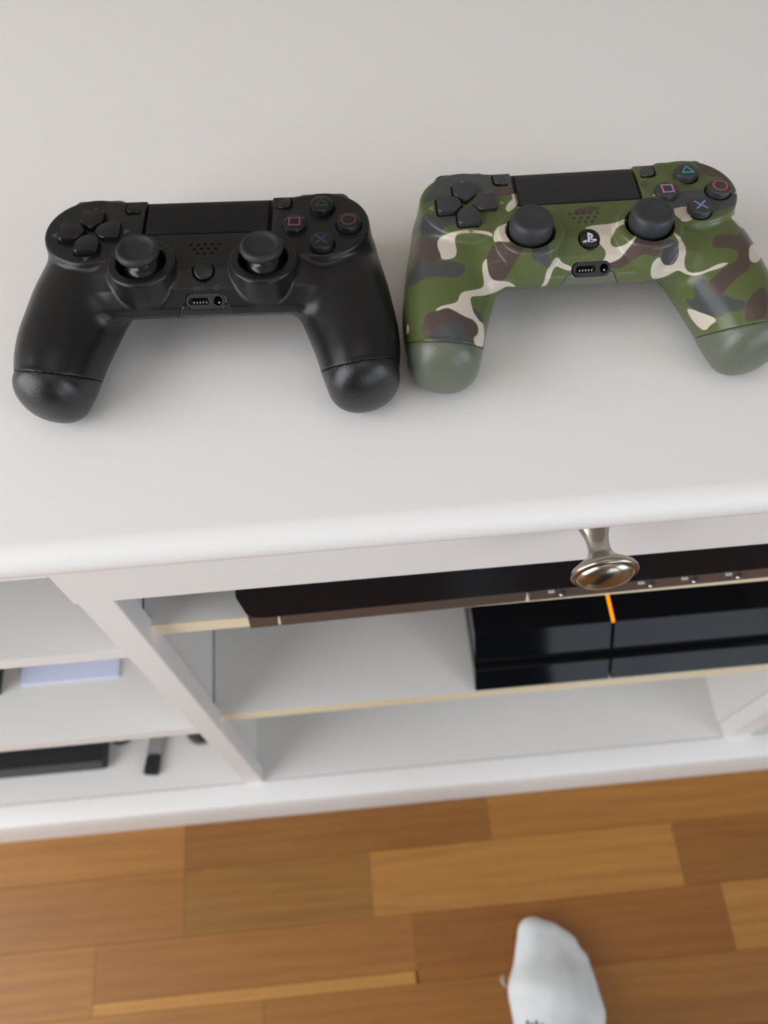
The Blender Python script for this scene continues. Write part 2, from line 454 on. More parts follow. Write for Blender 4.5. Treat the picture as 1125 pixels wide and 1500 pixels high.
kb = lathe(bmesh.new(), [(0, 0), (0.0092, 0), (0.0096, 0.0014), (0.0094, 0.0034), (0.0080, 0.0080), (0.0063, 0.0125), (0.0056, 0.0170), (0.0056, 0.0205), (0.0066, 0.0235), (0.0085, 0.0255), (0.0125, 0.0282),
                         (0.0160, 0.0307), (0.0170, 0.0325), (0.0168, 0.0338), (0.0159, 0.0346), (0.0154, 0.0346), (0.0151, 0.0340), (0.0145, 0.0342), (0.0144, 0.0354), (0.0120, 0.0374), (0.0070, 0.0390), (0, 0.0395)], 48)
kb.transform(Matrix.Translation((0.1205, 0.0374, 0.7800)) @ Matrix.Rotation(math.radians(90), 4, 'X'))
sbp('knob', kb, M['nickel'], dr, smooth=True, angle=50)['label'] = 'round aged metal knob'
# shelves, each resting on four little pins
def shelf(x0, x1, z0, z1, y0, edge):
    s = sbp('shelf', nbox(x0, x1, y0 + 0.0008, CY1 - 0.02, z0, z1), M['shelf_paint'])
    e = sbp('shelf_edge', nbox(x0, x1, y0, y0 + 0.0008, z0, z1), edge, s)
    for x in (x0 + 0.0045, x1 - 0.0045):
        for y in (y0 + 0.006, 0.34):
            sbp('shelf_pin', lathe(bmesh.new(), [(0, z0 - 0.011), (0.0026, z0 - 0.011), (0.0036, z0 - 0.009), (0.0036, z0 - 0.0002), (0, z0 - 0.0002)], 12), M['paint'], s, smooth=True, angle=40).location = (x, y, 0)
    return s
S1, S2 = 0.6385, 0.3885
shelf(-0.1461, 0.4300, S1 - 0.0175, S1, 0.0505, M['edge'])
shelf(-0.1461, 0.4300, S2 - 0.0295 + 0.008, S2, 0.0505, M['edge'])
for x0, x1 in ((CX0 + 0.0215, -0.1612), (0.4485, CX1 - 0.0215)):
    shelf(x0, x1, 0.608, 0.6245, 0.0405, M['paint'])
    shelf(x0, x1, 0.369, 0.391, 0.0405, M['paint'])

# ---------------------------------------------------------------- black console on the middle shelf
def pl(z):  return 0.0505 + (z - 0.3915) * 0.762     # the slanted front
PZ0 = S2
con = thing('game_console', 'black slab-shaped game console with orange light bar on the middle shelf', 'console', (0.235, 0.20, PZ0))
def cp(name, bm, m, p=None, **k):
    o = part(name, bm, m, None, **k); o.parent = p or con
    o.matrix_parent_inverse = Matrix.Translation(-Vector(con.location)) if p is None else Matrix.Identity(4)
    return o
CXa, CXm, CXb = 0.0972, 0.2238, 0.3800
def slab(x0, x1, z0, z1, off=0.0):
    return profile_x(bmesh.new(), [(pl(z0) + off, z0), (pl(z1) + off, z1), (pl(z1) + 0.30, z1), (pl(z0) + 0.30, z0)], x0, x1)
def bevelled(bm, w):
    bmesh.ops.bevel(bm, geom=list(bm.edges), offset=w, segments=2, affect='EDGES', profile=0.5); return bm
cp('upper_housing', bevelled(slab(CXa, CXm - 0.0011, 0.4190, 0.4425), 0.0006), M['gloss'])
cp('upper_housing', bevelled(slab(CXm + 0.0011, CXb, 0.4190, 0.4425), 0.0006), M['gloss'])
cp('lower_housing', bevelled(slab(CXa, CXm - 0.0009, 0.3915, 0.4095), 0.0006), M['gloss'])
cp('lower_housing', bevelled(slab(CXm + 0.0009, CXb, 0.3915, 0.4095), 0.0006), M['gloss'])
cp('middle_band', slab(CXa + 0.002, CXb - 0.002, 0.4080, 0.4205, 0.007), M['void'])
cp('seam', slab(CXm - 0.0012, CXm + 0.0012, 0.396, 0.4400, 0.004), M['void'])
lb = cp('light_bar', nbox(CXm - 0.0011, CXm + 0.0011, pl(0.4425) - 0.0002, pl(0.4425) + 0.297, 0.4402, 0.4428), M['amber'])
lb['label'] = 'glowing orange light bar'
for x in (CXa + 0.02, CXb - 0.02):
    for y in (0.075, 0.32): cp('foot', lathe(bmesh.new(), [(0, PZ0 + 0.0001), (0.006, PZ0 + 0.0001), (0.006, 0.3918), (0, 0.3918)], 16), M['satin_black']).location = (x, y, 0)

# ---------------------------------------------------------------- black glossy player on the top shelf
pv = thing('media_receiver', 'wide black glossy media receiver with bronze trim under the drawer', 'receiver', (0.138, 0.15, S1))
pv.rotation_euler = (0, 0, math.radians(0.6))
def rp(name, bm, m, p=None, **k):
    bm.transform(Matrix.Translation(-Vector((0.138, 0.15, S1))))
    o = part(name, bm, m, p or pv, **k)
    return o
bx0, bx1 = -0.0745, 0.352
Fy = 0.0445
rp('housing', nbox(bx0 + 0.002, bx1 - 0.002, Fy + 0.004, 0.30, S1 + 0.006, 0.703, bev=0.002), M['satin_black'])
fp = prism(bmesh.new(), roundpoly([(bx0, 0.6565), (bx1, 0.6565), (bx1, 0.7045), (bx0 - 0.003, 0.7045)], 0.010, 5), 0, 0.004, bev=0.0006)
fp.transform(Matrix.Translation((0, Fy + 0.0042, 0)) @ Matrix.Rotation(math.radians(90), 4, 'X'))
rp('front_panel', fp, mat('black_dull_gloss', (0.006, 0.007, 0.010), 0.25, spec=0.02))
def trim(x0, x1, name, rad=0.0):
    b = profile_x(bmesh.new(), [(Fy + 0.006, 0.6565), (Fy + 0.0008, 0.6563), (Fy - 0.0018, 0.6450), (Fy + 0.006, 0.6440)], x0, x1)
    return rp(name, b, M['bronze'])
trim(bx0 - 0.001, -0.0575, 'end_cap'); trim(-0.0555, 0.1055, 'flap'); tp = trim(0.1080, bx1, 'button_panel')
rp('trim_gap', nbox(bx0 + .004, bx1 - 0.004, Fy + 0.0055, Fy + 0.008, 0.6445, 0.6565), M['void'])
for x in (0.1290, 0.1885, 0.2175, 0.2470, 0.2760, 0.305):
    b = lathe(bmesh.new(), [(0.0021, -0.001), (0.0021, 0.0008), (0.0015, 0.0014), (0, 0.0016)], 16)
    b.transform(Matrix.Translation((x, Fy - 0.0006, 0.6515)) @ Matrix.Rotation(math.radians(90), 4, 'X'))
    bt = rp('button', b, M['satin_black'], smooth=True)
    b = lathe(bmesh.new(), [(0.0011, 0.0012), (0.0011, 0.0020), (0.0007, 0.0024), (0, 0.0025)], 12)
    b.transform(Matrix.Translation((x - 0.001, Fy - 0.0006, 0.6512)) @ Matrix.Rotation(math.radians(90), 4, 'X'))
    rp('button_glint', b, M['pearl'], bt, smooth=True).matrix_parent_inverse = Matrix.Identity(4)  # pale metal dot stands in for the glint on each button
    rp('button_mark', nbox(x - 0.0095, x - 0.0055, Fy - 0.0012, Fy + 0.0006, 0.6535, 0.6545), M['print'])
rp('indicator', nbox(0.2610, 0.2645, Fy + 0.0000, Fy + 0.0014, 0.6690, 0.6722), M['print'])
for x in (bx0 + 0.02, bx1 - 0.02):
    for y in (0.06, 0.28): rp('foot', nbox(x - 0.008, x + 0.008, y - 0.008, y + 0.008, S1 + 0.0001, S1 + 0.0065), M['satin_black'])

# ---------------------------------------------------------------- things in the left bay
def solo(name, label, cat, loc, build):
    t = thing(name, label, cat, loc)
    for n, b, m_ in build: part(n, b, m_, t, smooth=False)
    return t
Z2 = 0.3912
solo('envelope', 'flat pale lavender envelope lying on the lower left shelf', 'envelope', (-0.281, 0.15, Z2),
     [('sheet', nbox(-0.046, 0.046, -0.055, 0.06, 0, 0.0030, bev=0.0006), M['paper']),
      ('flap', prism(bmesh.new(), [(-0.045, -0.012), (-0.040, -0.030), (0.034, -0.030), (0.034, 0.058), (-0.045, 0.058)], 0.0030, 0.0036), M['paper2'])])
solo('storage_box', 'dark box at the left frame edge beside the lavender envelope', 'box', (-0.43, 0.15, Z2),
     [('base', nbox(-0.085, 0.0855, -0.062, 0.09, 0, 0.018, bev=0.001), M['satin_black']), ('lid', nbox(-0.086, 0.0865, -0.063, 0.091, 0.0182, 0.026, bev=0.001), M['grey_plastic'])])
ZF = ZB
mb = thing('media_box', 'flat black device on the cabinet floor in the left bay', 'device', (-0.44, 0.16, ZF))
part('housing', profile_x(bmesh.new(), [(-0.088, 0.002), (-0.0905, 0.012), (-0.083, 0.026), (0.09, 0.028), (0.09, 0.002)], -0.13, 0.1085), M['satin_black'], mb)
part('front_strip', profile_x(bmesh.new(), [(-0.0912, 0.0125), (-0.0840, 0.0256), (-0.0832, 0.0254), (-0.0904, 0.0123)], -0.129, 0.1065), mat('dark_grey_plastic', (0.055, 0.058, 0.062), 0.35), mb)
for x in (-0.11, 0.09):
    for y in (-0.07, 0.07): part('foot', nbox(x - 0.006, x + 0.006, y - 0.006, y + 0.006, 0.0001, 0.0022), M['satin_black'], mb)
pg = thing('cable_plug', 'black and silver cable plug lying right of the flat black device', 'plug', (-0.2735, 0.085, ZF))
part('grip', prism(bmesh.new(), roundpoly([(-0.0125, -0.026), (0.0045, -0.028), (0.0075, -0.004), (-0.0085, -0.003)], 0.002), 0.0001, 0.010, bev=0.001), M['satin_black'], pg)
part('sleeve', prism(bmesh.new(), roundpoly([(-0.0095, -0.003), (0.0085, -0.004), (0.0125, 0.022), (-0.005, 0.022)], 0.002), 0.0001, 0.009, bev=0.001), M['grey_plastic'], pg)
part('cord', tube(bmesh.new(), [(0.003, 0.02, 0.004), (0.006, 0.05, 0.003), (0.02, 0.1, 0.003), (0.015, 0.16, 0.003), (-0.03, 0.22, 0.003)], 0.0025), M['satin_black'], pg)
cc = thing('cable_coil', 'thin black coiled cable just right of the flat black device', 'cable', (-0.3155, 0.112, ZF))
part('cord', tube(bmesh.new(), [(0.0145 * math.cos(a / 10), 0.0125 * math.sin(a / 10), 0.0021 + 0.0034 * a / 63 / 1.0) for a in range(0, 130, 3)], 0.0018), M['satin_black'], cc)
rg = thing('round_tin', 'small round grey tin beside the stile of the left bay', 'tin', (-0.2165, 0.1075, ZF))
part('base', lathe(bmesh.new(), [(0, 0.0001), (0.0185, 0.0001), (0.019, 0.001), (0.019, 0.006), (0.0185, 0.0065), (0, 0.0065)], 32), M['grey_plastic'], rg, smooth=True, angle=40)
part('lid', lathe(bmesh.new(), [(0.0165, 0.0064), (0.0165, 0.009), (0.0155, 0.0098), (0, 0.0098)], 32), M['satin_black'], rg, smooth=True, angle=40)

CREAM = [[(-58.4,-11.7),(-53.1,-10.1),(-48.1,-9.5),(-42.3,-10.1),(-36.9,-11.2),(-36.3,-13.3),(-37.9,-12.5),(-42.2,-11.2),(-48.0,-10.9),(-51.3,-11.0),(-52.6,-13.1),(-52.1,-15.5),(-51.3,-18.0),(-51.7,-20.3),(-54.1,-21.1),(-57.6,-21.0),(-58.1,-18.6),(-59.9,-16.2),(-60.1,-13.4)],[(-35.4,-9.8),(-29.9,-7.5),(-30.4,-10.1),(-30.2,-12.3),(-28.8,-14.9),(-29.2,-15.6),(-33.2,-14.8),(-35.6,-15.4),(-36.3,-13.3)],[(-27.8,5.0),(-27.0,4.8),(-26.0,0.3),(-29.6,-3.5),(-31.1,-3.0),(-31.7,-1.6),(-30.5,0.5),(-28.4,2.3),(-29.6,3.8)],[(-38.8,-21.6),(-40.2,-22.8),(-40.7,-25.5),(-40.1,-29.0),(-39.7,-31.8),(-40.4,-33.4),(-43.6,-33.7),(-48.0,-33.9),(-49.2,-35.5),(-49.5,-37.4),(-51.5,-38.2),(-55.6,-38.6),(-58.2,-39.8),(-58.3,-40.8),(-54.1,-39.4),(-51.3,-40.5),(-46.5,-43.5),(-43.2,-45.0),(-41.3,-48.4),(-41.5,-51.3),(-43.2,-51.9),(-42.4,-55.5),(-39.9,-57.1),(-39.5,-54.1),(-39.5,-49.0),(-40.7,-45.2),(-43.3,-42.0),(-44.8,-37.9),(-44.7,-35.9),(-39.0,-36.6),(-33.7,-35.4),(-30.6,-33.3),(-27.1,-34.3),(-27.0,-33.5),(-29.8,-31.4),(-34.1,-31.2),(-36.9,-29.9),(-38.4,-26.3),(-38.4,-22.2)],[(-16.9,-35.1),(-14.7,-32.8),(-13.9,-27.7),(-12.5,-26.4),(-10.8,-23.3),(-9.3,-22.5),(-7.5,-25.3),(-3.2,-27.0),(-3.2,-29.1),(-7.5,-27.6),(-10.0,-26.2),(-11.4,-27.9),(-12.5,-31.8),(-14.4,-34.8)],[(-71.8,-45.9),(-70.4,-46.4),(-70.1,-49.1),(-72.2,-50.5)],[(-52.2,-52.1),(-50.2,-51.4),(-48.2,-52.5),(-48.1,-53.1),(-51.5,-52.8)],[(1.2,-12.0),(5.2,-10.8),(13.9,-10.8),(19.6,-8.5),(20.7,-10.3),(15.0,-12.1),(14.1,-14.8),(12.7,-16.5),(12.6,-18.9),(14.4,-20.4),(17.8,-19.8),(20.4,-17.8),(23.8,-15.1),(20.5,-19.9),(18.0,-23.4),(16.6,-25.0),(12.4,-26.6),(8.9,-26.3),(10.8,-23.6),(10.5,-20.9),(8.0,-18.6),(8.0,-15.9),(5.1,-12.6)],[(30.2,-0.1),(33.6,0.9),(36.4,-1.6),(35.2,-1.7),(32.0,-0.2)],[(39.3,-6.1),(45.7,-5.0),(50.8,-8.9),(47.3,-10.8),(43.7,-12.0),(40.3,-9.4),(39.0,-7.9)],[(63.8,-10.3),(72.3,-9.4),(76.4,-12.7),(78.1,-16.5),(68.9,-15.9),(67.0,-13.3)],[(66.8,-0.4),(73.5,0.4),(73.7,-1.4),(66.3,-1.4)],[(72.8,-21.8),(80.0,-24.6),(81.0,-27.5),(76.5,-28.0),(73.1,-30.0),(70.5,-29.1),(69.9,-26.4),(71.3,-23.1)],[(37.9,-15.2),(40.2,-17.0),(43.3,-20.0),(44.4,-23.5),(43.5,-27.7),(44.4,-31.3),(47.3,-32.9),(52.0,-32.0),(57.3,-29.1),(62.1,-28.9),(57.9,-31.1),(53.9,-32.0),(49.4,-33.8),(45.3,-33.5),(41.5,-31.0),(39.4,-31.9),(36.1,-33.8),(30.1,-34.8),(29.4,-28.1),(31.3,-25.7),(32.6,-24.8),(34.1,-27.7),(36.7,-29.1),(39.5,-28.2),(41.2,-24.7),(40.6,-19.7),(38.8,-17.2)],[(45.8,-47.5),(48.7,-48.0),(53.5,-49.7),(56.9,-51.5),(54.2,-54.0),(53.2,-56.2),(51.6,-56.2),(48.6,-53.0)]]
BROWN = [[(-39.0,5.5),(-34.6,7.8),(-27.6,7.8),(-27.0,4.8),(-29.2,3.8),(-32.9,3.2),(-37.4,3.9)],[(-69.7,-10.8),(-64.2,-11.4),(-60.0,-13.7),(-59.7,-16.2),(-58.1,-19.0),(-57.8,-21.0),(-61.0,-22.6),(-66.3,-21.4),(-70.1,-22.7),(-72.9,-21.4),(-71.9,-15.8)],[(-34.0,-14.7),(-29.5,-16.6),(-24.0,-16.9),(-23.2,-18.7),(-25.2,-22.0),(-29.0,-26.9),(-30.5,-30.3),(-34.8,-31.1),(-37.3,-29.5),(-38.4,-25.6),(-38.8,-20.8),(-37.4,-18.8),(-36.3,-16.4)],[(-63.9,-51.0),(-64.0,-46.7),(-63.0,-43.0),(-61.2,-41.1),(-57.6,-40.8),(-54.1,-39.4),(-51.3,-40.5),(-46.5,-43.5),(-42.5,-46.1),(-41.4,-49.7),(-43.3,-51.9),(-44.3,-52.4)],[(-75.4,-44.6),(-72.6,-45.0),(-72.0,-46.6),(-71.9,-50.1),(-72.3,-49.9)],[(52.6,16.0),(59.9,15.6),(66.8,12.3),(71.9,7.9),(73.4,2.6),(64.7,3.1),(62.2,6.3),(56.2,6.6),(53.6,9.9),(50.9,13.1)],[(23.8,-15.8),(35.0,-17.5),(33.6,-20.6),(31.2,-25.4),(28.2,-23.8),(24.8,-23.6),(21.6,-26.3),(18.2,-28.0),(17.5,-29.1),(12.8,-28.8),(12.0,-26.7),(16.7,-25.5),(18.7,-23.4),(20.5,-19.9)],[(55.2,-20.0),(57.5,-17.7),(62.7,-17.7),(67.2,-18.6),(68.5,-15.6),(75.8,-16.4),(78.3,-19.5),(80.0,-24.6),(72.6,-22.1),(70.6,-24.4),(70.2,-28.4),(69.6,-32.4),(65.1,-34.1),(60.2,-38.6),(57.6,-42.3),(55.1,-42.3),(52.9,-39.9),(52.9,-36.5),(55.8,-33.8),(60.0,-30.5),(64.3,-28.7),(66.0,-26.1),(65.2,-24.0),(59.9,-23.0),(55.6,-23.2)],[(66.9,-52.5),(66.3,-48.8),(67.1,-44.8),(69.7,-41.7),(72.4,-39.5),(76.4,-39.5),(75.3,-50.6),(70.9,-51.3)],[(-2.8,-4.3),(1.6,-3.2),(9.0,-3.1),(8.2,-4.6),(0.9,-6.3),(-2.4,-6.1)]]
GREY = [[(-67.6,2.0),(-66.9,5.3),(-63.7,9.6),(-61.8,15.7),(-53.1,17.7),(-39.9,16.5),(-29.4,16.3),(-27.6,7.8),(-34.6,7.4),(-39.0,5.5),(-47.2,4.9),(-54.6,4.2),(-60.4,3.8)],[(-66.5,-1.7),(-61.2,-2.3),(-51.7,-2.7),(-51.0,-6.1),(-52.7,-7.5),(-57.6,-8.2),(-58.4,-11.3),(-60.1,-13.4),(-65.1,-11.7),(-69.7,-10.8),(-68.6,-5.8)],[(-65.5,-20.6),(-61.0,-22.6),(-57.6,-21.4),(-51.9,-22.0),(-47.9,-23.6),(-47.3,-26.0),(-49.4,-28.2),(-54.3,-28.2),(-60.2,-27.3),(-65.5,-28.5),(-69.5,-30.9),(-73.5,-31.8),(-72.2,-25.5),(-70.1,-22.7)],[(-19.2,-17.5),(-12.9,-17.2),(-12.5,-21.3),(-12.4,-25.6),(-13.2,-27.0),(-15.3,-25.7),(-16.7,-23.8),(-19.5,-23.0),(-19.9,-19.5)],[(-59.2,-51.5),(-59.3,-47.9),(-57.7,-45.4),(-53.1,-45.7),(-49.1,-44.7),(-46.4,-46.8),(-44.0,-51.1),(-42.7,-55.0),(-47.5,-53.2)],[(-44.1,-39.6),(-41.4,-42.3),(-39.8,-46.1),(-40.1,-47.4),(-41.6,-45.3),(-43.6,-42.0)],[(-39.5,-53.7),(-36.7,-50.1),(-38.0,-54.3),(-40.0,-57.5)],[(35.7,-1.2),(44.9,1.3),(54.7,1.5),(56.3,4.4),(64.2,-0.6),(66.6,-1.8),(72.9,-3.3),(64.8,-6.8),(61.6,-7.7),(56.4,-8.1),(50.5,-8.5),(45.7,-5.0),(39.7,-6.1),(39.2,-3.5)],[(30.1,15.1),(33.2,12.7),(32.5,9.9),(29.0,8.6),(27.7,10.2)],[(26.3,6.1),(29.2,6.3),(29.4,4.0),(27.1,3.1)],[(73.2,-4.1),(75.3,-9.6),(77.8,-13.5),(75.7,-12.7),(72.3,-9.4),(63.1,-9.2),(64.8,-6.8)],[(35.4,-17.5),(38.6,-18.9),(41.2,-21.9),(41.2,-25.4),(39.2,-28.9),(36.3,-29.0),(34.1,-27.7),(33.0,-24.8),(33.6,-21.3)],[(47.5,-35.7),(52.0,-34.4),(53.8,-39.9),(55.7,-42.3),(58.2,-41.3),(60.1,-42.0),(63.2,-43.4),(67.5,-44.2),(66.4,-47.5),(60.6,-48.1),(57.0,-50.9),(53.5,-49.7),(48.8,-48.4),(44.6,-43.4),(47.9,-43.7),(49.0,-42.2),(47.7,-39.3)]]
BLACK_R = [[0.998495, 0.054683, 0.00429], [-0.054851, 0.995456, 0.077843], [-1.4e-05, -0.077961, 0.996956]]
BLACK_LOC = [-0.053571, 0.130944, 0.898999]
CAMO_R = [[0.999825, 0.018685, 0.001229], [-0.018726, 0.99758, 0.066953], [2.5e-05, -0.066964, 0.997755]]
CAMO_LOC = [0.109177, 0.132375, 0.899877]

# ---------------------------------------------------------------- game controllers
ZC = 41.9                                   # face plane above the table, mm
PO = np.array([0.3, -33.7, -8.4]); PB = np.array([0, 0.655, 0.756]); PN = np.array([0, -0.756, 0.655])
def shell_field(x, y, z):
    d = body(x, y, z); X = np.abs(x)
    d = np.maximum(d, -rbox(x, y, z, (0, 14.4, 1), (27.7, 16.5, 3.4), 0.3))        # bay for the touchpad
    u = (y - PO[1]) * PB[1] + (z - PO[2]) * PB[2]; w = (y - PO[1]) * PN[1] + (z - PO[2]) * PN[2]; a = x - PO[0]
    cap = np.hypot(np.maximum(np.abs(a) - 4.9, 0), u) - 3.1
    d = np.maximum(d, -np.maximum(cap, -3.2 - w))                                   # pocket for the sockets
    d = np.maximum(d, -np.maximum(np.hypot(x, y + 22.8) - 4.6, -4.2 - z))           # pocket for the home button
    return d
STEP = 0.55
gx = np.arange(-83.3, 83.31, STEP); gx -= gx.mean(); gy = np.arange(-80, 27, STEP); gz = np.arange(-50, 7, STEP)
h = gx[len(gx) // 2:]
GX, GY, GZ = np.meshgrid(gx, gy, gz, indexing='ij')
half = len(gx) // 2
sdl = shell_field(GX[half:], GY[half:], GZ[half:])
# both halves mirror except for the socket pocket, which is centred closely enough to be mirrored too
sd = np.concatenate([sdl[:0:-1] if len(gx) % 2 else sdl[::-1], sdl], 0)
rf = rear_field(GX, GY, GZ)
ORG = (gx[0], gy[0], gz[0])
def to_local(v): return (v + np.array([0, 0, ZC])) * 0.001
FV, FQ = surface_nets(np.maximum(sd, -rf + 0.03), ORG, STEP)
RV, RQ = surface_nets(np.maximum(sd, rf + 0.03), ORG, STEP)
del GX, GY, GZ, rf
# height and slope of the face, for setting small parts onto it
def face_z(x, y):
    z = 9.0
    for _ in range(200):
        d = float(body(np.array([x]), np.array([y]), np.array([z]))[0])
        if d < 0.005: break
        z -= max(d * 0.6, 0.002)
    return z
def on_face(x, y, lift=0.0):
    z = face_z(x, y)
    nx = (face_z(x + 0.6, y) - face_z(x - 0.6, y)) / 1.2; ny = (face_z(x, y + 0.6) - face_z(x, y - 0.6)) / 1.2
    n = Vector((-nx, -ny, 1)).normalized(); t = Vector((1, 0, nx)).normalized(); b = n.cross(t)
    m = Matrix(((t.x, b.x, n.x, x), (t.y, b.y, n.y, y), (t.z, b.z, n.z, z), (0, 0, 0, 1)))
    return m @ Matrix.Translation((0, 0, lift))
MM = Matrix.Scale(0.001, 4) @ Matrix.Translation((0, 0, ZC))
def cpart(name, bm, m, parent, smooth=True, angle=35):
    """shape given in face millimetres"""
    bm.transform(MM)
    return part(name, bm, m, parent, smooth=smooth, angle=angle)

PADZ = face_z(52, 4) + 0.02

# camouflage printed on the front shell: outlines in the shell's own print plane (mm)
E1 = np.array([0.9720839, -0.17705092, 0.15396707]); E2 = np.array([0, 0.65620236, 0.75458496])
def soften(P, n=2):
    P = np.asarray(P, float)
    for _ in range(n):
        Q = np.roll(P, -1, 0); P = np.stack([0.75 * P + 0.25 * Q, 0.25 * P + 0.75 * Q], 1).reshape(-1, 2)
    return P
def camo_fields(me, V):
    u = V @ E1; v = V @ E2
    for nm, polys in (('cream', CREAM), ('brown', BROWN), ('grey', GREY)):
        d = np.full(len(V), 9.0)
        for P in polys:
            S = soften(P); lo = S.min(0) - 3; hi = S.max(0) + 3
            k = np.where((u > lo[0]) & (u < hi[0]) & (v > lo[1]) & (v < hi[1]))[0]
            if len(k): d[k] = np.minimum(d[k], poly2(u[k], v[k], S))
        at = me.attributes.new('print_' + nm, 'FLOAT', 'POINT'); at.data.foreach_set('value', d.astype(np.float32))

def camo_mat():
    m = mat('camouflage_shell', (88, 100, 58), 0.28, spec=0.45, bump=0.05, bscale=1500)
    nt = m.node_tree; N = nt.nodes; Lk = nt.links.new; prev = None
    col = lin((84, 94, 54))
    for nm, c in (('cream', (196, 186, 172)), ('brown', (78, 64, 58)), ('grey', (69, 71, 71))):
        a = N.new('ShaderNodeAttribute'); a.attribute_name = 'print_' + nm
        r = N.new('ShaderNodeMapRange'); r.inputs[1].default_value = -0.12; r.inputs[2].default_value = 0.12; r.inputs[3].default_value = 1; r.inputs[4].default_value = 0
        Lk(a.outputs['Fac'], r.inputs[0])
        x = N.new('ShaderNodeMix'); x.data_type = 'RGBA'; x.inputs[7].default_value = (*lin(c), 1)
        if prev: Lk(prev, x.inputs[6])
        else: x.inputs[6].default_value = (*col, 1)
        Lk(r.outputs[0], x.inputs[0]); prev = x.outputs[2]
    Lk(prev, N['Principled BSDF'].inputs['Base Color'])
    return m

KIT = {}
KIT['black'] = dict(front=mat('black_plastic', (0.0092, 0.0092, 0.0100), 0.29, spec=0.36, bump=0.10, bscale=1800),
    rear=mat('black_grain_plastic', (0.0090, 0.0095, 0.0108), 0.29, spec=0.50, bump=0.25, bscale=1600),
    pad=mat('black_touchpad', (0.0075, 0.0075, 0.0083), 0.48, spec=0.22, bump=0.15, bscale=2500),
    btn=mat('black_buttons', (0.0080, 0.0082, 0.0092), 0.30, spec=0.4), cap=mat('black_rubber', (0.017, 0.0185, 0.0205), 0.55, spec=0.4),
    stem=mat('black_stem', (0.01, 0.01, 0.011), 0.22), home=mat('black_home_button', (0.008, 0.008, 0.009), 0.3, spec=0.4),
    mark=mat('grey_arrow', (0.055, 0.058, 0.062), 0.5), block=mat('black_socket', (0.015, 0.015, 0.016), 0.4), letter=mat('grey_lettering', (0.040, 0.040, 0.041), 0.5),
    sym=[mat('dim_teal', (22, 66, 60), 0.4), mat('dim_red', (96, 44, 58), 0.4), mat('dim_blue', (40, 56, 96), 0.4), mat('dim_pink', (120, 58, 92), 0.4)])
KIT['camo'] = dict(front=camo_mat(), rear=mat('olive_grain_plastic', (92, 98, 83), 0.29, spec=0.5, bump=0.25, bscale=1600),
    pad=mat('charcoal_touchpad', (0.016, 0.016, 0.019), 0.42, spec=0.4), btn=mat('charcoal_buttons', (0.036, 0.036, 0.039), 0.34, spec=0.5),
    cap=mat('charcoal_rubber', (0.028, 0.030, 0.034), 0.5, spec=0.45), stem=KIT['black']['stem'], home=KIT['black']['home'],
    mark=mat('light_green_arrow', (120, 128, 92), 0.5), block=KIT['black']['block'], letter=mat('olive_lettering', (112, 122, 88), 0.5),
    sym=[mat('teal_symbol', (66, 158, 150), 0.4), mat('red_symbol', (168, 78, 72), 0.4), mat('blue_symbol', (120, 140, 190), 0.4), mat('pink_symbol', (182, 116, 160), 0.4)])
KIT['black']['opt'] = KIT['black']['btn']; KIT['camo']['opt'] = mat('grey_option_button', (58, 61, 62), 0.36)
M['white_emblem'] = mat('white_emblem', (205, 206, 212), 0.4)

def loop_bm(outer, inner, z0, z1):
    bm = bmesh.new(); n = len(outer)
    R = [[bm.verts.new((x, y, z)) for x, y in P] for P, z in ((outer, z0), (outer, z1), (inner, z1), (inner, z0))]
    for A, B in zip(R, R[1:] + R[:1]):
        for i in range(n): bm.faces.new((A[i], A[(i + 1) % n], B[(i + 1) % n], B[i]))
    return bm
def scale_poly(P, k): return [(x * k, y * k) for x, y in P]

def np_part(name, v, q, m, parent):
    return link(name, np_mesh(name, to_local(v), q), m, parent)

